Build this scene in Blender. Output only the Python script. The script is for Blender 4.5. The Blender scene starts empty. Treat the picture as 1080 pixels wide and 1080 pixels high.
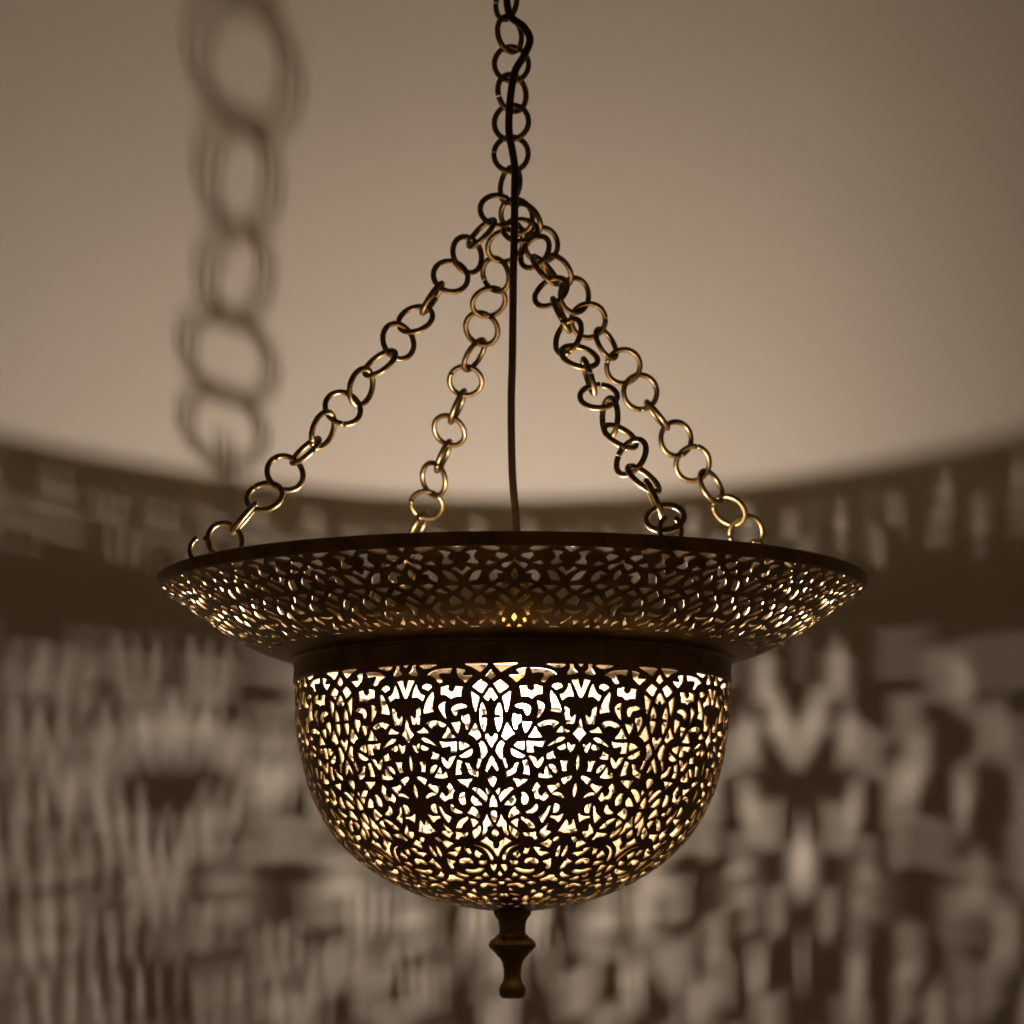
import bpy, bmesh, math, random
import numpy as np
from mathutils import Vector, Matrix
from mathutils.geometry import delaunay_2d_cdt

# ---------------------------------------------------------------- measures
# Everything is measured in units u of 0.6 mm; the lamp axis is x = y = 0.
U = 0.0006
CAM = 3400.0          # distance of the camera from the lamp axis
HOR = 1040.0          # level of the eye in the measuring grid
CX = 540.4            # lamp axis in the measuring grid
WALL_D = 950.0        # wall behind the lamp

scene = bpy.context.scene
COL = scene.collection

# ---------------------------------------------------------------- camera
cam_d = bpy.data.cameras.new('camera')
cam = bpy.data.objects.new('camera', cam_d)
COL.objects.link(cam)
cam.location = (-0.4 * U, -CAM * U, 0)
cam.rotation_euler = (math.radians(90), 0, 0)
cam_d.sensor_width = 36
cam_d.lens = 36 * CAM / 1080
cam_d.shift_y = (HOR - 540) / 1080
cam_d.clip_start = 0.05
cam_d.clip_end = 50
cam_d.dof.use_dof = True
cam_d.dof.focus_distance = (CAM - 215) * U
cam_d.dof.aperture_fstop = 13.0
scene.camera = cam

# ---------------------------------------------------------------- world, exposure
w = bpy.data.worlds.new('World')
scene.world = w
w.use_nodes = True
wb = w.node_tree.nodes['Background']
wb.inputs['Color'].default_value = (1.0, 0.61, 0.29, 1)
wb.inputs['Strength'].default_value = 0.033
LAMP_STRENGTH = 20500.0
LAMP_COLOR = (1.0, 0.788, 0.612)

vs = scene.view_settings
vs.view_transform = 'Standard'
vs.look = 'None'
vs.exposure = 0
vs.gamma = 1
vs.use_curve_mapping = False
cy = scene.cycles
cy.use_denoising = True
cy.max_bounces = 10
cy.diffuse_bounces = 5
cy.glossy_bounces = 5
cy.transparent_max_bounces = 12
cy.sample_clamp_indirect = 6
cy.filter_width = 1.7
cy.caustics_refractive = False

# ---------------------------------------------------------------- materials
def new_mat(name):
    m = bpy.data.materials.new(name)
    m.use_nodes = True
    nt = m.node_tree
    return m, nt, nt.nodes['Principled BSDF']

def brass(name, dark, light, rough, metal=1.0, scale=60, bump=0.15):
    m, nt, p = new_mat(name)
    tc = nt.nodes.new('ShaderNodeTexCoord')
    n1 = nt.nodes.new('ShaderNodeTexNoise')
    n1.inputs['Scale'].default_value = scale
    n1.inputs['Detail'].default_value = 6
    nt.links.new(tc.outputs['Object'], n1.inputs['Vector'])
    cr = nt.nodes.new('ShaderNodeValToRGB')
    cr.color_ramp.elements[0].position = 0.35
    cr.color_ramp.elements[0].color = (*dark, 1)
    cr.color_ramp.elements[1].position = 0.65
    cr.color_ramp.elements[1].color = (*light, 1)
    nt.links.new(n1.outputs['Fac'], cr.inputs['Fac'])
    nt.links.new(cr.outputs['Color'], p.inputs['Base Color'])
    mr = nt.nodes.new('ShaderNodeMapRange')
    mr.inputs['To Min'].default_value = rough - 0.08
    mr.inputs['To Max'].default_value = rough + 0.10
    nt.links.new(n1.outputs['Fac'], mr.inputs['Value'])
    nt.links.new(mr.outputs['Result'], p.inputs['Roughness'])
    p.inputs['Metallic'].default_value = metal
    n2 = nt.nodes.new('ShaderNodeTexNoise')
    n2.inputs['Scale'].default_value = scale * 6
    nt.links.new(tc.outputs['Object'], n2.inputs['Vector'])
    b = nt.nodes.new('ShaderNodeBump')
    b.inputs['Strength'].default_value = bump
    b.inputs['Distance'].default_value = 0.0004
    nt.links.new(n2.outputs['Fac'], b.inputs['Height'])
    nt.links.new(b.outputs['Normal'], p.inputs['Normal'])
    return m

M = {}
M['aged'] = brass('aged_brass', (0.18, 0.112, 0.052), (0.31, 0.20, 0.095), 0.38, 0.82)
M['inner'] = brass('raw_brass', (0.175, 0.127, 0.068), (0.22, 0.163, 0.09), 0.50, 0.25)
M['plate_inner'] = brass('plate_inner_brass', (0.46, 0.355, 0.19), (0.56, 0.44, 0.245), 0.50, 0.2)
M['chain'] = brass('chain_brass', (0.145, 0.107, 0.053), (0.29, 0.225, 0.118), 0.36, 1.0, 90, 0.1)
M['bright'] = brass('socket_brass', (0.62, 0.45, 0.18), (0.76, 0.56, 0.25), 0.25)
M['edge'] = brass('cut_edge_brass', (0.24, 0.18, 0.10), (0.34, 0.26, 0.15), 0.45, 0.8)

m, nt, p = new_mat('wall_paint')
p.inputs['Roughness'].default_value = 0.9
tc = nt.nodes.new('ShaderNodeTexCoord')
n1 = nt.nodes.new('ShaderNodeTexNoise'); n1.inputs['Scale'].default_value = 3.0; n1.inputs['Detail'].default_value = 4
cr = nt.nodes.new('ShaderNodeValToRGB')
cr.color_ramp.elements[0].color = (0.76, 0.735, 0.70, 1)
cr.color_ramp.elements[1].color = (0.80, 0.775, 0.74, 1)
n2 = nt.nodes.new('ShaderNodeTexNoise'); n2.inputs['Scale'].default_value = 140; n2.inputs['Detail'].default_value = 3
b = nt.nodes.new('ShaderNodeBump'); b.inputs['Strength'].default_value = 0.08; b.inputs['Distance'].default_value = 0.001
for n in (n1, n2):
    nt.links.new(tc.outputs['Object'], n.inputs['Vector'])
nt.links.new(n1.outputs['Fac'], cr.inputs['Fac'])
nt.links.new(cr.outputs['Color'], p.inputs['Base Color'])
nt.links.new(n2.outputs['Fac'], b.inputs['Height'])
nt.links.new(b.outputs['Normal'], p.inputs['Normal'])
M['wall'] = m

m, nt, p = new_mat('black_cord')
p.inputs['Base Color'].default_value = (0.028, 0.017, 0.009, 1)
p.inputs['Roughness'].default_value = 0.45
n2 = nt.nodes.new('ShaderNodeTexNoise'); n2.inputs['Scale'].default_value = 300
b = nt.nodes.new('ShaderNodeBump'); b.inputs['Strength'].default_value = 0.1; b.inputs['Distance'].default_value = 0.0003
nt.links.new(n2.outputs['Fac'], b.inputs['Height']); nt.links.new(b.outputs['Normal'], p.inputs['Normal'])
M['cord'] = m

m, nt, p = new_mat('white_ceramic')
n2 = nt.nodes.new('ShaderNodeTexNoise'); n2.inputs['Scale'].default_value = 80
cr = nt.nodes.new('ShaderNodeValToRGB')
cr.color_ramp.elements[0].color = (0.74, 0.72, 0.68, 1); cr.color_ramp.elements[1].color = (0.8, 0.78, 0.75, 1)
nt.links.new(n2.outputs['Fac'], cr.inputs['Fac']); nt.links.new(cr.outputs['Color'], p.inputs['Base Color'])
p.inputs['Roughness'].default_value = 0.3
M['ceramic'] = m

m = bpy.data.materials.new('bulb_glass'); m.use_nodes = True
nt = m.node_tree
for n in list(nt.nodes): nt.nodes.remove(n)
o = nt.nodes.new('ShaderNodeOutputMaterial')
mx = nt.nodes.new('ShaderNodeMixShader'); tr = nt.nodes.new('ShaderNodeBsdfTransparent'); gl = nt.nodes.new('ShaderNodeBsdfGlossy')
gl.inputs['Roughness'].default_value = 0.05
lw = nt.nodes.new('ShaderNodeFresnel'); lw.inputs['IOR'].default_value = 1.3
nt.links.new(lw.outputs['Fac'], mx.inputs['Fac']); nt.links.new(tr.outputs[0], mx.inputs[1]); nt.links.new(gl.outputs[0], mx.inputs[2])
tl = nt.nodes.new('ShaderNodeBsdfTranslucent'); tl.inputs['Color'].default_value = (0.9, 0.9, 0.9, 1)
m2 = nt.nodes.new('ShaderNodeMixShader'); m2.inputs['Fac'].default_value = 0.025
nt.links.new(mx.outputs[0], m2.inputs[1]); nt.links.new(tl.outputs[0], m2.inputs[2])
nt.links.new(m2.outputs[0], o.inputs['Surface'])
M['glass'] = m

m = bpy.data.materials.new('glowing_filament'); m.use_nodes = True
nt = m.node_tree
for n in list(nt.nodes): nt.nodes.remove(n)
o = nt.nodes.new('ShaderNodeOutputMaterial'); e = nt.nodes.new('ShaderNodeEmission')
e.inputs['Color'].default_value = (*LAMP_COLOR, 1); e.inputs['Strength'].default_value = LAMP_STRENGTH
nt.links.new(e.outputs[0], o.inputs['Surface'])
M['filament'] = m

# ---------------------------------------------------------------- helpers
def place(x, y, d=0.0):
    """a point of the measuring grid, d units behind the lamp axis -> units, z up from eye level"""
    k = (CAM + d) / CAM
    return np.array([(x - CX) * k, d, (HOR - y) * k])

def obj(name, me, mats, parent=None, smooth=True):
    if not isinstance(mats, (list, tuple)): mats = [mats]
    for mm in mats: me.materials.append(mm)
    o = bpy.data.objects.new(name, me)
    COL.objects.link(o)
    if parent is not None: o.parent = parent
    if smooth and len(me.polygons): me.polygons.foreach_set('use_smooth', [True] * len(me.polygons))
    me.update()
    return o

def mesh_from(name, V, F, scale=U):
    me = bpy.data.meshes.new(name)
    me.from_pydata([tuple(v) for v in np.asarray(V, float) * scale], [], [tuple(map(int, f)) for f in F])
    me.update()
    return me

def smooth_line(pts, n=2, closed=False, q=0.25):
    P = np.asarray(pts, float)
    for _ in range(n):
        if closed:
            Nx = np.roll(P, -1, 0)
            P = np.stack([P * (1 - q) + Nx * q, P * q + Nx * (1 - q)], 1).reshape(-1, 2)
        else:
            A, B = P[:-1], P[1:]
            Q = np.stack([A * (1 - q) + B * q, A * q + B * (1 - q)], 1).reshape(-1, P.shape[1])
            P = np.vstack([P[:1], Q, P[-1:]])
    return P

def soften(P, n=2, keep=62):
    """round the gentle bends of a closed outline and leave its points sharp"""
    P = np.asarray(P, float); hard = None
    for it in range(n):
        A, B = P - np.roll(P, 1, 0), np.roll(P, -1, 0) - P
        turn = np.abs(np.arctan2(A[:, 0] * B[:, 1] - A[:, 1] * B[:, 0], (A * B).sum(1)))
        if hard is None: hard = turn > math.radians(keep)
        out, hd = [], []
        for i in range(len(P)):
            if hard[i]:
                out.append(P[i]); hd.append(True)
            else:
                out += [P[i] - A[i] * 0.25, P[i] + B[i] * 0.25]; hd += [False, False]
        P, hard = np.array(out), np.array(hd)
    return P

def lathe(name, prof, mats, parent, seg=128, z_off=0.0, smooth_n=0, sharp=None):
    """prof: (radius, y of the measuring grid at the axis) from one end to the other"""
    P = smooth_line(prof, smooth_n) if smooth_n else np.asarray(prof, float)
    V, F = [], []
    for r, y in P:
        for k in range(seg):
            a = 2 * math.pi * k / seg
            V.append((r * math.cos(a), r * math.sin(a), HOR - y))
    n = len(P)
    for i in range(n - 1):
        for k in range(seg):
            k2 = (k + 1) % seg
            F.append((i * seg + k, i * seg + k2, (i + 1) * seg + k2, (i + 1) * seg + k))
    me = mesh_from(name, V, F)
    bm = bmesh.new(); bm.from_mesh(me)
    bmesh.ops.remove_doubles(bm, verts=bm.verts, dist=1e-7)
    bmesh.ops.recalc_face_normals(bm, faces=bm.faces)
    bm.to_mesh(me); bm.free()
    o = obj(name, me, mats, parent)
    if sharp: me.set_sharp_from_angle(angle=math.radians(sharp))
    return o

def tube_mesh(name, path, rad, seg=12, cap=True):
    P = [Vector(p) for p in path]
    V, F = [], []
    up = None
    for i, p_ in enumerate(P):
        t = (P[min(i + 1, len(P) - 1)] - P[max(i - 1, 0)]).normalized()
        if up is None:
            up = t.orthogonal().normalized()
        else:
            up = (up - t * up.dot(t)).normalized()
        s = t.cross(up)
        for k in range(seg):
            a = 2 * math.pi * k / seg
            V.append(tuple(p_ + (up * math.cos(a) + s * math.sin(a)) * rad))
    for i in range(len(P) - 1):
        for k in range(seg):
            k2 = (k + 1) % seg
            F.append((i * seg + k, i * seg + k2, (i + 1) * seg + k2, (i + 1) * seg + k))
    if cap:
        F.append(tuple(range(seg))[::-1]); F.append(tuple(range((len(P) - 1) * seg, len(P) * seg)))
    return mesh_from(name, V, F)

def spline(pts, n=8):
    P = [Vector(p) for p in pts]; out = []
    for i in range(len(P) - 1):
        a, b_, c, d = P[max(i - 1, 0)], P[i], P[i + 1], P[min(i + 2, len(P) - 1)]
        for k in range(n):
            t = k / n
            out.append(0.5 * ((2 * b_) + (c - a) * t + (2 * a - 5 * b_ + 4 * c - d) * t * t + (3 * b_ - a - 3 * c + d) * t ** 3))
    out.append(P[-1])
    return out

# ---------------------------------------------------------------- wall
S = 4.0
wall_me = bpy.data.meshes.new('wall')
yb = WALL_D * U
zlo, zhi = -1.6, 2.4
wall_me.from_pydata([(-S, yb, zlo), (S, yb, zlo), (S, yb, zhi), (-S, yb, zhi),
                     (-S, yb + 0.1, zlo), (S, yb + 0.1, zlo), (S, yb + 0.1, zhi), (-S, yb + 0.1, zhi)], [],
                    [(0, 1, 2, 3), (5, 4, 7, 6), (4, 0, 3, 7), (1, 5, 6, 2), (3, 2, 6, 7), (4, 5, 1, 0)])
wall = obj('wall', wall_me, M['wall'], smooth=False)
wall['kind'] = 'structure'
wall['label'] = 'plain pale wall behind the lamp, covered in lace-like light and shadow'

# ---------------------------------------------------------------- the lamp
lamp = bpy.data.objects.new('hanging_lamp', None)
COL.objects.link(lamp)
LAMP_Z = (HOR - 1053.3) * U
lamp.location = (0, 0, LAMP_Z)
lamp['label'] = 'pierced brass lantern with a wide flared rim hanging lit from dark ring chains'
lamp['category'] = 'lamp'
IN_LAMP = []      # everything built in world units, moved under the lamp at the end

# -------- pierced sheets: the openings, drawn on the measuring grid
def parse(s, ox, oy, sc):
    out = []
    for ln in s.strip().splitlines():
        v = [float(t) for t in ln.replace(',', ' ').split()]
        if len(v) >= 6:
            P = np.array(v).reshape(-1, 2) / sc + (ox, oy)
            out.append(P)
    return out

BOWL_1 = """
38 66 108 68 75 108
148 70 185 68 182 110 212 160 200 182 130 175 108 152 145 120
220 68 415 62 330 100 270 105 235 90
308 170 360 125 440 105 570 95 552 158 500 150 440 155 432 180 470 240 440 255 410 240 385 200 345 180
615 100 650 98 710 115 705 135 685 150 690 175 780 172 785 185 710 248 660 210 625 180
705 52 948 50 925 90 870 140 830 120 780 85 720 65
972 110 1028 175 980 222 925 180
875 218 945 265 885 360 840 335 790 295 830 250
968 305 1055 400 1020 450 975 400 945 445 905 405
770 340 800 360 858 400 840 470 820 560 805 550 785 480
885 460 910 490 935 560 930 590 880 590 872 620 930 620 938 640 930 700 910 770 890 750 862 680 860 600 862 520
450 295 490 290 520 275 535 285 525 320 560 350 600 325 605 285 640 290 680 290 665 340 662 400 600 395 555 422 520 395 490 378 450 378
258 280 300 258 345 275 360 300 335 320 310 342 290 320 255 312
20 425 40 330 60 330 75 345 100 270 102 225 172 232 135 310 95 415 75 425
190 268 205 320 240 375 280 385 265 430 250 450 225 425 190 400 145 412 155 360 175 300
365 345 378 380 368 440 355 515 370 555 300 570 265 580 262 545 285 470 320 400
500 448 495 480 485 530 495 590 503 632 480 620 450 580 425 530 425 500 450 465
560 530 580 495 620 475 670 470 715 485 725 505 690 520 640 530 630 550 618 585 598 602 570 580
670 600 710 600 735 578 752 600 758 650 742 720 730 750 712 740 700 690 668 660
228 508 232 540 228 600 215 660 210 705 185 690 150 705 130 690 120 600 140 610 160 635 185 600 180 550 200 525
75 640 92 680 100 745 148 800 115 840 88 900 60 900 40 800 60 700
280 680 330 655 390 650 450 665 500 695 485 715 455 725 410 705 365 700 335 740 310 710
258 718 285 745 308 785 270 782 190 788 175 770 220 755
515 715 530 735 560 790 598 830 530 835 450 838 470 800 500 760
550 672 590 672 650 660 650 700 632 770 615 790 590 750
812 675 840 730 875 820 825 862 790 820 735 795 770 745
975 825 1005 790 1040 790 1040 820 990 945 960 900 915 830 920 795 945 788
218 842 265 830 310 855 360 895 405 930 380 925 320 895 260 885
418 870 500 880 610 870 608 930 610 985 560 992 538 985 550 940 540 915 500 930 455 938
635 872 690 875 750 915 700 945 650 965 635 950
775 945 780 990 760 1025 710 1045 660 1045 632 1025 700 985
875 862 905 880 945 960 940 990 895 1048 870 1050 870 1000 865 930 845 890
128 910 165 925 190 895 205 895 200 940 185 1000 160 990 135 945
215 950 225 905 250 915 305 945 280 972 240 970
345 975 375 1000 412 1005 410 1065 370 1060 320 1055 345 1015
"""
BOWL_2 = """
90 98 108 140 122 205 120 285 100 314 80 285 74 205 80 140
205 188 240 190 278 180 265 230 258 295 215 295 222 240
310 280 330 240 365 218 395 222 375 265 340 310 318 312
420 238 440 290 437 322 462 322 480 290 500 330 500 355 430 368 358 355 385 310
440 135 465 145 500 185 515 195 520 150 560 130 595 122 570 175 535 240 505 258 470 225 445 180
615 165 665 180 650 220 645 275 662 315 630 322 592 330 595 270 605 210
700 195 745 205 750 235 790 270 838 290 838 345 800 335 735 305 725 250
845 148 880 155 865 190 850 240 835 258 820 240 835 195
985 112 1010 150 1060 280 1040 285 1010 240 988 205 965 250 940 285 920 275 935 220 965 150
985 338 1020 345 1028 380 1010 430 995 455 975 430 945 375 955 345
612 375 700 372 775 365 740 410 728 460 690 430 640 405
520 408 545 435 562 475 575 490 555 515 555 545 545 580 505 582 462 612 430 585 410 560 430 508 450 520 475 560 520 530 515 480 490 455
690 510 680 535 690 570 698 620 680 645 650 645 625 610 618 565 635 530 660 510
768 468 800 455 850 468 905 510 940 560 920 612 890 580 830 525
925 460 968 495 945 535 922 500
775 545 800 560 840 590 885 648 845 645 800 655 770 625 750 590
770 660 810 680 845 740 850 785 815 775 770 752 712 735 745 700
998 535 1020 570 1042 650 1005 660 962 668 965 610 985 560
1000 700 1035 712 1040 745 1020 800 1005 830 985 790 975 740 978 708
165 345 200 345 272 375 260 410 245 435 210 400 175 378
300 422 340 440 418 445 395 490 375 525 345 495 310 470 285 440
122 405 142 445 160 500 164 560 150 602 134 560 122 510 112 450
252 565 290 520 345 512 375 540 330 548 285 562 262 580
305 660 330 632 360 635 365 680 380 735 350 738 315 705
270 735 310 760 345 765 385 765 400 760 412 785 380 790 345 815 335 835 305 800
395 655 425 670 440 710 475 745 530 770 515 810 500 840 470 800 430 740
535 635 550 640 590 690 655 715 650 735 590 738 548 715 525 670
250 805 290 850 325 900 358 925 320 930 285 955 240 935 238 860
440 840 480 880 520 905 545 940 515 970 505 995 465 970 420 930 440 920 480 920
580 890 600 840 650 790 715 768 715 800 670 835 650 855 645 885 610 895
745 790 790 792 830 822 800 855 770 882 765 840
850 860 858 900 835 955 785 1000 772 960 762 925 800 895
928 742 945 790 990 855 975 878 928 872 922 925 880 968 875 950 892 890 878 825 905 800
1010 890 1030 910 1055 940 1040 975 1005 978 978 945 990 915
578 930 640 938 712 935 700 975 650 980 612 985 605 1015 575 1005 590 965
"""
BOWL_3 = """
848 175 890 160 918 128 940 160 985 182 982 225 1030 262 1090 250 1060 330 1030 335 1005 285 960 235 900 200
775 210 840 222 890 245 940 285 985 340 985 375 965 378 945 330 910 280 860 240
345 140 375 132 410 155 418 185 395 185
430 185 460 160 490 180 550 200 510 225 480 250 455 225
150 205 195 175 250 190 285 180 280 250 225 230
358 225 385 250 420 320 418 350 395 335 370 280
560 250 628 235 610 290 572 340 535 318 482 308 490 295 560 288 585 280
665 235 690 260 720 250 750 300 720 315 690 280
780 310 800 270 830 290 875 315 835 330 830 355 800 340
610 395 625 360 680 350 735 360 762 400 745 415 720 395 690 390 665 410 625 415
830 385 870 382 915 375 905 410 870 422 840 418
685 470 720 475 790 475 850 450 885 462 850 495 780 510 720 505 682 490
955 420 1020 420 1018 450 995 500 970 470
325 395 365 370 400 400 445 460 425 470 390 435 370 415
478 355 510 375 565 385 560 405 530 415 555 455 530 475 500 440
360 540 400 525 430 495 455 510 450 545 420 560
580 495 610 510 660 530 720 535 690 558 630 545 595 525
500 595 520 535 540 530 590 560 660 580 650 598 590 585 530 578
760 575 820 540 860 560 850 580
862 535 900 505 940 545 900 550
710 600 760 600 805 610 770 635 720 620
840 640 870 615 960 620 1030 635 1020 650 950 635 910 640 890 668 855 660
945 590 985 560 1030 575 1000 590
1035 520 1060 488 1085 520 1060 550
1040 600 1105 600 1072 640
745 700 770 675 810 720 775 722
700 720 750 728 805 755 795 780 740 770 705 755
620 670 650 655 690 680 660 700
925 740 1000 722 1035 720 1000 745
980 690 1010 668 1028 685 1000 700
1050 745 1085 725 1120 745 1085 760
860 775 900 765 950 785 905 795
975 782 1020 770 1050 785 1010 800
820 805 850 800 885 818 850 825
900 828 940 815 990 832 940 842
"""
PLATE = """
480 130 560 128 520 174
650 155 690 130 820 125 835 140 780 158 720 175 670 172
575 215 600 195 640 195 670 185 692 215 650 252 610 240
525 235 545 265 580 275 620 280 636 305 610 330 580 315 550 280 519 262 500 262
520 322 545 350 548 390 518 428 495 395 498 350
675 275 720 270 745 258 780 292 740 300
610 370 650 350 690 338 730 365 748 405 720 445 690 435 665 405 680 380
568 462 600 465 640 450 680 470 650 490 620 500 590 490
520 490 565 525 520 575 470 530
675 520 730 498 785 545 740 550
780 475 840 475 898 478 870 510 830 520
812 345 850 345 890 370 922 440 880 440 840 430
850 170 900 170 950 185 935 205 910 215 905 250 950 275 900 295 840 290 845 265 880 240 880 205
945 135 1080 130 1015 190
900 330 940 312 965 345 985 358 1010 335 1050 305 1075 325 1030 350 985 405 950 365
960 490 1000 545 930 612 885 550
535 632 570 595 620 555 650 570 620 605 570 635
590 670 620 635 670 615 680 630 650 660 640 700 660 740 630 748 615 700
520 722 545 760 518 798 495 760
770 600 815 562 855 585 870 640 830 645 775 650
705 690 760 700 855 680 845 705 780 718 725 710
670 800 690 775 732 775 720 795 690 825
535 848 560 815 600 845
590 770 615 760 625 800 605 810
860 735 905 685 930 705 925 745 885 775
765 735 785 770 825 800 810 822 775 800
800 840 840 832 890 842 840 852
"""

class Sheet:
    """sheet metal turned about the lamp axis along a profile of (radius, level)"""
    def __init__(self, prof, sm=3):
        P = smooth_line(prof, sm)
        s = np.concatenate([[0], np.cumsum(np.hypot(*np.diff(P, axis=0).T))])
        self.L = s[-1]
        self.t = np.linspace(0, self.L, 1500)
        self.r = np.interp(self.t, s, P[:, 0]); self.y = np.interp(self.t, s, P[:, 1])
    def at(self, t):
        return np.interp(t, self.t, self.r), np.interp(t, self.t, self.y)
    def normal(self, t):
        """outward (away from the axis / downward) normal in the (r, z) plane"""
        e = self.L * 0.004
        r1, y1 = self.at(np.clip(t - e, 0, self.L)); r2, y2 = self.at(np.clip(t + e, 0, self.L))
        dr, dz = r2 - r1, -(y2 - y1); n = np.hypot(dr, dz)
        return -dz / n, dr / n
    def locate(self, x, y):
        """the front point of the sheet that the measuring grid shows at (x, y) -> angle, arc length"""
        X = (x - CX); k = np.full_like(self.r, 1.06)
        for _ in range(6):
            sn = np.clip(X / k / np.maximum(self.r, 1e-3), -0.999, 0.999)
            k = CAM / (CAM - self.r * np.sqrt(1 - sn * sn))
        py = HOR - (HOR - self.y) * k
        ok = np.abs(X / k) < self.r * 0.995
        e = np.where(ok, np.abs(py - y), 1e9)
        i = int(np.argmin(e))
        return math.asin(float(sn[i])), float(self.t[i])

def clip_half(P, a, sign):
    """keep the part of polygon P with sign*(x - a) >= 0"""
    out = []
    n = len(P)
    for i in range(n):
        p_, q_ = P[i], P[(i + 1) % n]
        dp, dq = sign * (p_[0] - a), sign * (q_[0] - a)
        if dp >= 0: out.append(p_)
        if (dp >= 0) != (dq >= 0):
            f = dp / (dp - dq)
            c = p_ + (q_ - p_) * f; c = np.array([a, c[1]])
            out.append(c)
    return np.array(out)

def area(P):
    x, y = P[:, 0], P[:, 1]
    return 0.5 * np.sum(x * np.roll(y, -1) - np.roll(x, -1) * y)

def offset(P, d):
    """move an outline outwards by d (inwards when negative), never by more than a fifth of its local size"""
    if area(P) < 0: P = P[::-1]
    A = P - np.roll(P, 1, 0); B = np.roll(P, -1, 0) - P
    la = np.hypot(*A.T)[:, None] + 1e-6; lb = np.hypot(*B.T)[:, None] + 1e-6
    N = np.stack([A[:, 1], -A[:, 0]], 1) / la + np.stack([B[:, 1], -B[:, 0]], 1) / lb
    ln = np.hypot(*N.T)[:, None]
    N = N / np.maximum(ln, 1e-6) * np.minimum(2 / np.maximum(ln, 0.5), 1.6)
    w_ = math.sqrt(abs(area(P)))
    return P + N * max(min(d, 0.12 * w_), -0.12 * w_)

def inside(poly, pts):
    x, y = pts[:, 0], pts[:, 1]; c = np.zeros(len(pts), bool)
    n = len(poly)
    for i in range(n):
        x1, y1 = poly[i]; x2, y2 = poly[(i + 1) % n]
        if y1 == y2: continue
        hit = ((y1 > y) != (y2 > y)) & (x < (x2 - x1) * (y - y1) / (y2 - y1) + x1)
        c ^= hit
    return c

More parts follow.
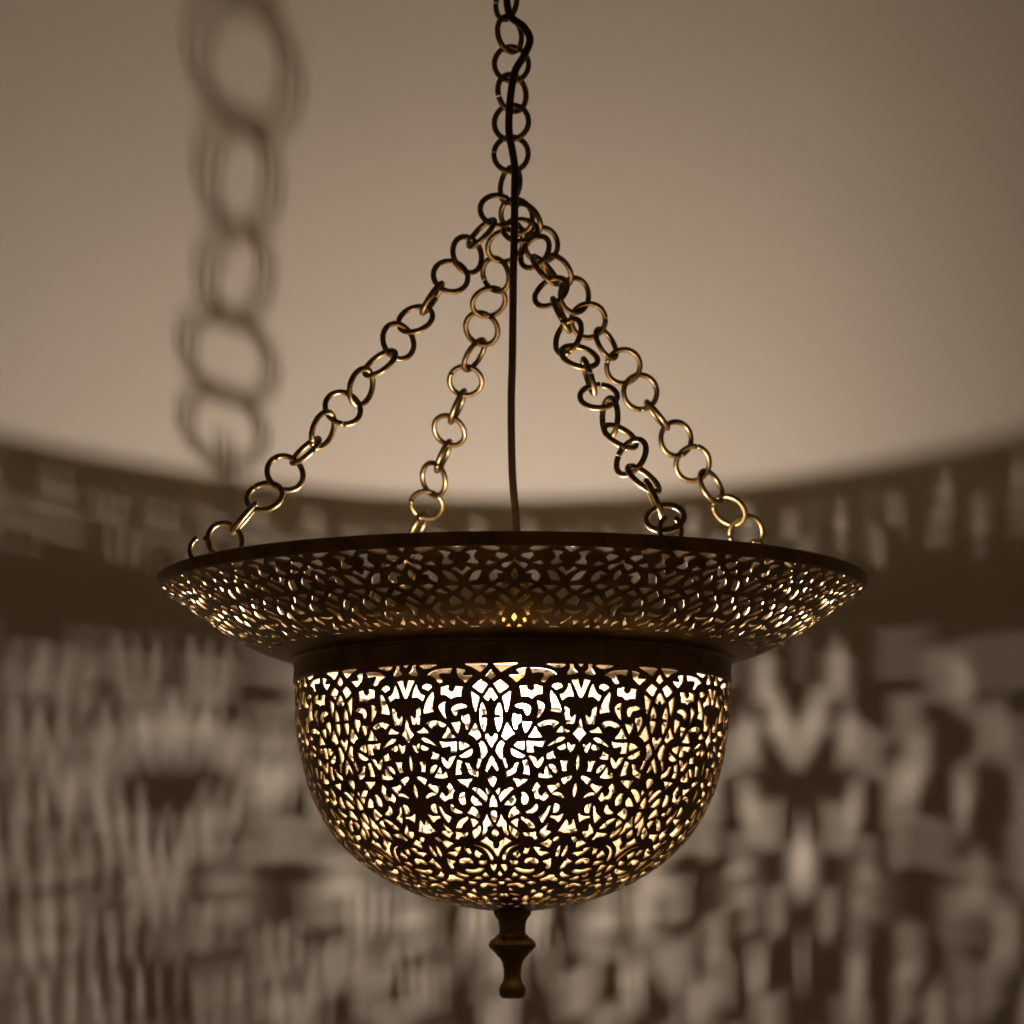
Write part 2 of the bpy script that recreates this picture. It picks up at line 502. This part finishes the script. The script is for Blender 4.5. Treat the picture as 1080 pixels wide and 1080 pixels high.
def pierced(name, sheet, holes_img, a0, a1, copies, t0, t1, thick, grid, mats, extra=(), grow=0.0, lean=0.0, lift=0.0, axes=None):
    """one half motif between the angles a0 < a1, mirrored and repeated round the sheet"""
    rm = float(np.max(sheet.r))
    holes = []
    for P in holes_img:
        Q = np.array([sheet.locate(x, y) for x, y in P])
        if axes: Q[:, 0] = a0 + (Q[:, 0] - axes(Q[:, 1])[0]) / (axes(Q[:, 1])[1] - axes(Q[:, 1])[0]) * (a1 - a0)
        holes.append(Q)
    holes += [np.asarray(e, float) for e in extra]
    def cut(rear):
        cell = []
        for Q in holes:
            Q = Q.copy(); Q[:, 0] *= rm
            Q = offset(Q, grow(Q[:, 1].mean(), rear))
            Q = soften(Q, 2)
            Q = clip_half(Q, a0 * rm, 1)
            if len(Q) >= 3: Q = clip_half(Q, a1 * rm, -1)
            if len(Q) < 3: continue
            Q[:, 1] = np.clip(Q[:, 1], t0 + 0.4, t1 - 0.4)
            keep = [0]
            for i in range(1, len(Q)):
                if np.hypot(*(Q[i] - Q[keep[-1]])) > 0.25: keep.append(i)
            Q = Q[keep]
            if len(Q) >= 3 and abs(area(Q)) > 3: cell.append(Q)
        verts, edges = [], []
        def ring(P):
            b_ = len(verts)
            verts.extend([Vector((float(a), float(c))) for a, c in P])
            edges.extend([(b_ + i, b_ + (i + 1) % len(P)) for i in range(len(P))])
        nx = max(2, int((a1 - a0) * rm / grid)); ny = max(2, int((t1 - t0) / grid))
        xs = np.linspace(a0 * rm, a1 * rm, nx + 1); ts = np.linspace(t0, t1, ny + 1)
        ring([(x, t0) for x in xs] + [(xs[-1], t) for t in ts[1:]] + [(x, t1) for x in xs[::-1][1:]] + [(xs[0], t) for t in ts[::-1][1:-1]])
        for Q in cell: ring(Q)
        for i in range(1, nx):
            for j in range(1, ny): verts.append(Vector((xs[i] + 0.31, ts[j] + 0.17)))
        vo, eo, fo = delaunay_2d_cdt(verts, edges, [], 0, 1e-4)[:3]
        V2 = np.array([(v[0], v[1]) for v in vo]); F2 = np.array([f for f in fo if len(f) == 3])
        cen = V2[F2].mean(1)
        gone = np.zeros(len(F2), bool)
        for Q in cell: gone |= inside(Q, cen)
        F2 = F2[~gone]
        used = np.unique(F2); remap = -np.ones(len(V2), int); remap[used] = np.arange(len(used))
        V2 = V2[used]; F2 = remap[F2]
        T = V2[:, 1]; A = V2[:, 0] / rm
        R, Y = sheet.at(T); nr, nz = sheet.normal(T)
        # edges with one face that do not lie on the mirror lines or the ends
        ed = np.sort(np.vstack([F2[:, [0, 1]], F2[:, [1, 2]], F2[:, [2, 0]]]), 1)
        di = np.vstack([F2[:, [0, 1]], F2[:, [1, 2]], F2[:, [2, 0]]])
        key = ed[:, 0].astype(np.int64) * 10 ** 7 + ed[:, 1]
        u_, idx, cnt = np.unique(key, return_index=True, return_counts=True)
        bd = di[idx[cnt == 1]]
        def on(i, a): return np.abs(A[i] * rm - a * rm) < 1e-3
        def end(i, t): return np.abs(T[i] - t) < 1e-3
        i, j = bd[:, 0], bd[:, 1]
        bd = bd[~((on(i, a0) & on(j, a0)) | (on(i, a1) & on(j, a1)))]
        return V2, F2, T, A, bd
    cuts = [cut(False), cut(True)]
    Vs, Fs, Mi = [], [], []
    base = 0
    for c in range(copies):
        for mir in (0, 1):
            mid = (a0 + a1) / 2 if not mir else 2 * a1 - (a0 + a1) / 2
            V2, F2, T, A, bd = cuts[1 if math.cos(mid + 2 * (a1 - a0) * c) < 0 else 0]
            n = len(V2)
            ang = A if not mir else 2 * a1 - A
            ang = ang + 2 * (a1 - a0) * c
            ang = ang % (2 * math.pi)
            back = 0.5 * (1 - np.cos(ang))
            if lean:      # the hand-cut motifs drift a little towards the back
                ang = ang + lean * back + (-0.1) * back * ((ang - 3.62) / 0.2) * np.exp(-0.5 * ((ang - 3.62) / 0.2) ** 2) + 0.012 * back * np.sin(7 * ang + T / 26) + 0.008 * back * np.sin(15 * ang - T / 15)
            Tw = T - (lift * back + 0.45 * lift * back * np.sin(3 * ang + 0.6) + 0.25 * lift * back * np.sin(11 * ang + T / 30)) * np.sin(math.pi * np.clip((T - t0) / (t1 - t0), 0, 1))
            R, Y = sheet.at(Tw); nr, nz = sheet.normal(Tw)
            def pos(off):
                rr = R + nr * off; zz = (HOR - Y) + nz * off
                return np.stack([rr * np.sin(ang), -rr * np.cos(ang), zz], 1)
            O, I = pos(0), pos(-thick)
            f = F2 if not mir else F2[:, ::-1]
            b_ = bd if not mir else bd[:, ::-1]
            Vs += [O, I]
            Fs.append(f + base); Mi.append(np.zeros(len(f), int))
            Fs.append(f[:, ::-1] + base + n); Mi.append(np.ones(len(f), int))
            s1 = np.stack([b_[:, 1], b_[:, 0], b_[:, 0] + n], 1) + base
            s2 = np.stack([b_[:, 1], b_[:, 0] + n, b_[:, 1] + n], 1) + base
            Fs += [s1, s2]; Mi += [np.full(len(s1), 2)] * 2
            base += 2 * n
    V = np.vstack(Vs) * U; F = np.vstack(Fs); Mi = np.concatenate(Mi)
    me = bpy.data.meshes.new(name)
    me.vertices.add(len(V)); me.vertices.foreach_set('co', V.ravel())
    me.loops.add(len(F) * 3); me.loops.foreach_set('vertex_index', F.ravel().astype(np.int32))
    me.polygons.add(len(F)); me.polygons.foreach_set('loop_start', np.arange(0, len(F) * 3, 3, dtype=np.int32))
    me.polygons.foreach_set('material_index', Mi.astype(np.int32))
    me.update(calc_edges=True); me.validate()
    bm = bmesh.new(); bm.from_mesh(me)
    bmesh.ops.remove_doubles(bm, verts=bm.verts, dist=2e-7)
    bmesh.ops.recalc_face_normals(bm, faces=bm.faces)
    bm.to_mesh(me); bm.free()
    o = obj(name, me, mats)
    me.set_sharp_from_angle(angle=math.radians(40))
    IN_LAMP.append((o, lamp))
    return o

R8 = math.radians
# -------- bowl
bowl_prof = [(228.6, 721.5), (229, 735), (229, 757), (226.5, 780), (222.5, 802), (213.5, 838), (195.5, 873),
             (173, 900), (146, 921), (108, 941.5), (70, 953.5), (30, 960), (14, 961)]
bowl_sheet = Sheet(bowl_prof)
bh = parse(BOWL_1, 420, 695, 10) + parse(BOWL_2, 420, 785, 10) + parse(BOWL_3, 420, 870, 10)
A_LAT = R8(-5.35); A_PAL = A_LAT - R8(22.5)
ex = []
def oval(u, r_, wu, wt, tilt=0.0):
    tt = float(np.interp(r_, bowl_sheet.r[::-1], bowl_sheet.t[::-1])); a = A_PAL + u * R8(22.5)
    return [(a + R8(22.5) * wu * math.cos(q), tt + wt * math.sin(q) + tilt * math.cos(q)) for q in np.linspace(0, 2 * math.pi, 9)[:-1]]
for r_, us in ((86, (0.10, 0.36)), (72, (0.0, 0.30)), (60, (0.16, 0.84)), (47, (0.5,))):
    for q in us: ex.append(oval(q, r_, 0.11 * 62 / r_, 3.6, 1.2))
def bowl_axes(t):      # where the two mirror lines of the front motif run on the measuring grid
    return R8(1) * np.interp(t, [30, 70, 98, 128, 159, 237], [-27.6, -28.1, -28.3, -28.75, -29.0, -29.5]), R8(1) * np.interp(t, [130, 175, 238], [-5.3, -5.55, -5.85])
pierced('bowl', bowl_sheet, bh, A_PAL, A_LAT, 8, 0.0, bowl_sheet.L, 1.9, 6.5, [M['aged'], M['inner'], M['edge']], ex, grow=lambda t, rear: float(np.interp(t, [70, 130, 200], [-0.75, -0.7, -0.5] if rear else [-0.2, 0.0, 0.25])), lean=R8(5), lift=7.0, axes=bowl_axes)

# -------- flared plate
plate_prof = [(368.5, 625.5), (352, 634.5), (321, 656), (300, 670), (275, 683.5), (258, 690), (243, 694.5), (232, 697.5)]
plate_sheet = Sheet(plate_prof)
ph = parse(PLATE, 480, 560, 1080 / 130)
NP = 21
A_AX = R8(0.35)
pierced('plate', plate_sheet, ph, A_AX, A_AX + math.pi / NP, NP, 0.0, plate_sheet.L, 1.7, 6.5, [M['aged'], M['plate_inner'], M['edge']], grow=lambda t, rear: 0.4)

# -------- rim: a rolled lip round the plate
rim = lathe('rim', [(366.5, 626), (369.5, 625.6), (371.2, 623), (371.8, 619), (372.6, 616.5), (372.8, 614.2), (371.5, 612.4),
                    (369.4, 612.0), (367.4, 613.2), (366.8, 616), (366.9, 620), (366.4, 624), (366.5, 626)], M['aged'], None, 256, smooth_n=2)
IN_LAMP.append((rim, lamp))

# -------- plain neck band with a bead under the plate
band = lathe('neck_band', [(229.0, 722.3), (230.6, 721.9), (231.2, 719), (230.4, 714), (230.2, 706), (230.6, 701.5), (232.4, 700.6),
                           (234.2, 699.0), (234.4, 697.0), (233.2, 695.2), (231.2, 694.8), (228.6, 696), (227.2, 700), (227, 712), (227.2, 719), (228.0, 722), (229.0, 722.3)],
             [M['aged'], M['plate_inner']], None, 256, smooth_n=2)
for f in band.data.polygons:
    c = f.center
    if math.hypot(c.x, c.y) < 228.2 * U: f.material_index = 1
IN_LAMP.append((band, lamp))

# -------- finial
fin = lathe('finial', [(0, 958.5), (12, 958.5), (19.0, 958.8), (19.8, 961), (19.4, 964.5), (17.2, 967.5), (15, 971), (14, 976), (13.8, 982), (14.4, 985.2),
                       (16.6, 986.2), (17.0, 987.6), (20.5, 989.8), (23.8, 993), (25.2, 996.6), (24.2, 999.5), (20, 1003.6), (17.2, 1006), (16.6, 1007.6),
                       (13.4, 1010.4), (10.8, 1015), (9.4, 1022), (9.0, 1030), (10.2, 1035.5), (13, 1039.5), (14.2, 1044), (13.8, 1049), (11.5, 1052.2), (7, 1053.3), (0, 1053.3)],
            M['aged'], None, 64, sharp=36)
IN_LAMP.append((fin, lamp))

# -------- socket, bulb
sock = lathe('socket', [(0, 592), (5.5, 592), (6, 604), (9, 608), (16, 612), (19, 618), (19.5, 640), (20.5, 644), (20.5, 650), (18.8, 654), (18.5, 678), (17, 680), (0, 680)],
             M['bright'], None, 48, sharp=35)
collar = lathe('collar', [(0, 679), (13, 679.5), (16.5, 682), (17.5, 690), (17.5, 708), (16.5, 712), (14.5, 714), (0, 714)], M['ceramic'], None, 48, smooth_n=1)
bulb = lathe('light_bulb', [(13.5, 721), (14.5, 725), (18, 735), (21.5, 749), (22.5, 764), (21, 780), (16.5, 795), (10, 806), (4, 813), (0, 815)], M['glass'], None, 48, smooth_n=2)
bcap = lathe('bulb_base', [(0, 713), (15, 713), (15.5, 715), (14.5, 716.5), (15.5, 718), (14.5, 719.5), (15.2, 721.5), (13.5, 723), (0, 723)], M['bright'], None, 48)
fil_me = None
paths = []
for sx, sy in ((-4.2, -4.9), (0.2, 0.2), (4.3, 4.7)):
    paths.append((sx, sy))
V, F = [], []
for sx, sy in paths:
    b0 = len(V); seg = 8; n = 9
    for i in range(n):
        f = i / (n - 1)
        y = 750 + 18 * f
        for k in range(seg):
            a = 2 * math.pi * k / seg
            V.append((sx * (0.88 + 0.24 * f) + 1.15 * math.cos(a), sy * (0.88 + 0.24 * f) + 1.15 * math.sin(a), HOR - y))
    for i in range(n - 1):
        for k in range(seg):
            F.append((b0 + i * seg + k, b0 + (i + 1) * seg + k, b0 + (i + 1) * seg + (k + 1) % seg, b0 + i * seg + (k + 1) % seg))
    F.append(tuple(b0 + k for k in range(seg))); F.append(tuple(b0 + (n - 1) * seg + k for k in range(seg))[::-1])
fil = obj('filament', mesh_from('filament', V, F), M['filament'])
for o in (sock, collar, bulb, bcap, fil): o.location.x = 3.0 * U
IN_LAMP += [(sock, lamp), (collar, sock), (bulb, lamp), (bcap, bulb), (fil, bulb)]

# -------- cord
cord_pts = [(533, -250, 6), (536, -150, -8), (533, -70, 4), (534, -10, 6), (538, 16, -6), (552, 28, -20), (559, 42, -24), (552, 60, -24), (543, 76, -24), (538, 106, -24), (536.8, 138, -24),
            (540.5, 160, -24), (543, 178, -24), (542.8, 205, -26), (542.4, 250, -26), (541.4, 290, -24), (540.4, 376, -16), (539.2, 430, -10), (540.4, 500, -4), (544.5, 550, 0), (544.5, 575, 0), (541, 600, 0)]
cord = obj('cord', tube_mesh('cord', spline([place(*q) for q in cord_pts], 8), 4.0, 14), M['cord'])
IN_LAMP.append((cord, lamp))

# -------- chains of round links
rnd = random.Random(4)
link_me = {}
def link_mesh(R_, w_, kind):
    """a ring of round wire, bent by hand: not quite circular, its two ends meeting at a fine joint"""
    key = (R_, w_, kind)
    if key not in link_me:
        rk = random.Random(kind * 17 + 3)
        ov, o2, lift_, gap = rk.uniform(-0.03, 0.03), rk.uniform(-0.012, 0.012), rk.uniform(-0.9, 0.9), rk.uniform(0.02, 0.07)
        p2, p3 = rk.uniform(0, 6.28), rk.uniform(0, 6.28)
        NS = 48
        path = []
        for i in range(NS + 1):
            a = gap / 2 + (2 * math.pi - gap) * i / NS
            rr = R_ * (1 + ov * math.cos(2 * a + p2) + o2 * math.cos(3 * a + p3))
            path.append((rr * math.cos(a), rr * math.sin(a), lift_ * (i / NS - 0.5)))
        me = tube_mesh('link', path, w_, 12)
        me.materials.append(M['chain'])
        me.polygons.foreach_set('use_smooth', [len(p_.vertices) == 4 for p_ in me.polygons])
        link_me[key] = me
    return link_me[key]

def chain(label, links, d_of, R_=18.4, w_=2.95):
    """links: (x, y, how much of the ring's width shows) along the chain; d_of gives each one's distance behind the axis"""
    top = place(links[0][0], links[0][1], d_of(0))
    root = bpy.data.objects.new('chain', None)
    COL.objects.link(root)
    root.empty_display_size = 0.01
    root.location = Vector(top) * U
    root['label'] = label
    IN_LAMP.append((root, lamp))
    pts = [Vector(place(x, y, d_of(i))) for i, (x, y, c) in enumerate(links)]
    for i, (x, y, c) in enumerate(links):
        t = (pts[min(i + 1, len(pts) - 1)] - pts[max(i - 1, 0)]).normalized()
        view = (pts[i] - Vector((-0.4, -CAM, 0))).normalized()
        b0 = view.cross(t).normalized(); n0 = t.cross(b0)
        ph = math.acos(min(1, max(0.03, abs(c)))) * (1 if c > 0 else -1)
        b_ = b0 * math.cos(ph) + n0 * math.sin(ph)
        nn = t.cross(b_)
        mat = Matrix((t, b_, nn)).transposed().to_4x4()
        sc = 1.0 + rnd.uniform(-0.02, 0.02)
        o = bpy.data.objects.new('link', link_mesh(R_, w_, rnd.randrange(9)))
        COL.objects.link(o)
        o.matrix_world = Matrix.Translation(pts[i] * U) @ mat @ Matrix.Rotation(rnd.uniform(0, 6.28), 4, 'Z') @ Matrix.Diagonal((sc, sc, 1, 1))
        IN_LAMP.append((o, root))
    return root

def ramp(d0, d1, n):
    return lambda i: d0 + (d1 - d0) * i / max(1, n - 1)

up = [(536 + 2 * (-1) ** k, 1 - 32 * k, 0.5 + 0.4 * ((k * 7) % 3) / 2 * (-1) ** k) for k in range(9, 0, -1)]
up = [(x, y, (0.95, -0.6, 0.8, -0.4)[i % 4]) for i, (x, y, c) in enumerate(up)]
vert = up + [(534, 2, 0.62), (537.5, 36, -0.66), (539.5, 67.5, 1.0), (540, 98, -0.82), (539.4, 129, 0.97), (539, 162.5, -1.0), (538, 195, 0.55)]
chain('vertical chain from which the four lamp chains spread', vert, lambda i: 0 if i % 2 else 3)

c1 = [(524.8, 222, 0.97), (508, 245.7, 0.3), (492.8, 268.6, -0.93), (475.2, 291.5, 0.98), (455.9, 314.4, -0.18), (438.1, 336.7, 0.75), (420, 360, -0.98),
      (401, 383, 0.45), (381, 408, -0.7), (361.5, 430.4, 0.98), (340.4, 453.3, -0.62), (322.6, 475.5, 0.25), (300.7, 499, -1.0), (279, 523.7, 0.78), (257.8, 546, -0.1), (237.4, 570.4, 1.0)]
chain('chain to the left end of the rim', c1, ramp(-8, -195, len(c1)))
c2 = [(545, 228, 0.96), (532.6, 259.8, -0.95), (523, 289.7, 0.82), (515.7, 318.6, -0.93), (508, 346.7, 0.98), (500.2, 374.2, -0.45), (491, 401.6, 1.0), (482.6, 428.7, -0.18),
      (473.8, 454, 0.98), (467.5, 481, -0.2), (457.6, 505.4, 0.8), (450, 532.5, -1.0), (441, 556, -0.3), (432, 581, -0.26), (421, 604, -0.93), (411, 626, -0.93)]
chain('bright chain to the back left of the rim', c2, ramp(10, 354, len(c2)))
c3 = [(549, 243, -0.9), (564.3, 266, 0.97), (574.8, 285, -0.42), (581.2, 308, 0.98), (591.7, 332, -0.12), (599.5, 354.8, 0.88), (611, 376, -0.8), (621, 397, 0.2), (631.4, 418, -0.93),
      (643.4, 440, 0.62), (654.3, 460.3, -0.62), (665.6, 482, 0.93), (678.6, 505, -0.48), (690, 526, 0.12), (701.4, 546, -0.95)]
chain('dark chain to the front right of the rim', c3, ramp(-10, -325, len(c3)))
c4 = [(556, 231, 0.6), (571, 258, -0.95), (588, 285, 0.6), (606, 311.5, -0.85), (620.5, 338, 1.0), (639.2, 362.5, -0.4), (657.5, 386.4, 1.0), (675.4, 413.5, -0.98),
      (693, 438, 0.12), (713, 462.8, -0.92), (730.7, 489, 1.0), (750, 512.8, -0.5), (769.4, 538.4, 0.78), (787, 561.3, -1.0), (806, 584, 0.3), (823, 607, 0.9)]
chain('bright chain to the back right of the rim', c4, ramp(10, 180, len(c4)))

# -------- hooks: bent wire loops through the rim
def hook(ang_deg, flip=1, turn=0):
    a = R8(ang_deg)
    rd = Vector((math.cos(a), math.sin(a), 0)); tg = Vector((-math.sin(a), math.cos(a), 0))
    b_ = R8(turn); td = tg * math.cos(b_) + rd * math.sin(b_); xd = rd * math.cos(b_) - tg * math.sin(b_)
    c = rd * 369 + Vector((0, 0, HOR - 606))
    pts = []
    for k in range(19):
        q = math.radians(-250 + 320 * k / 18) * flip
        pts.append(c + xd * (-1.5 + 3 * k / 18) + td * (11 * math.cos(q)) + Vector((0, 0, 1)) * (13 * math.sin(q) * flip - 1))
    o = obj('hook', tube_mesh('hook', [tuple(p_) for p_ in pts], 2.5, 10), M['chain'])
    IN_LAMP.append((o, lamp))
hook(213, 1, -50); hook(112, 1, 80); hook(294, -1); hook(31, -1)

# -------- gather everything under the lamp
bpy.context.view_layer.update()
for o, par in IN_LAMP:
    mw = o.matrix_world.copy()
    o.parent = par
    base = Matrix.Identity(4)
    q = par; chainp = []
    while q is not None:
        chainp.append(q); q = q.parent
    o['_mw'] = [c for r in mw for c in r]
bpy.context.view_layer.update()
def world(o): return Matrix([list(o['_mw'])[i * 4:i * 4 + 4] for i in range(4)])
for o, par in IN_LAMP:
    pw = world(par) if '_mw' in par.keys() else Matrix.Translation((0, 0, LAMP_Z))
    o.matrix_parent_inverse = Matrix.Identity(4)
    o.matrix_basis = pw.inverted() @ world(o)
for o, par in IN_LAMP:
    del o['_mw']
bpy.context.view_layer.update()
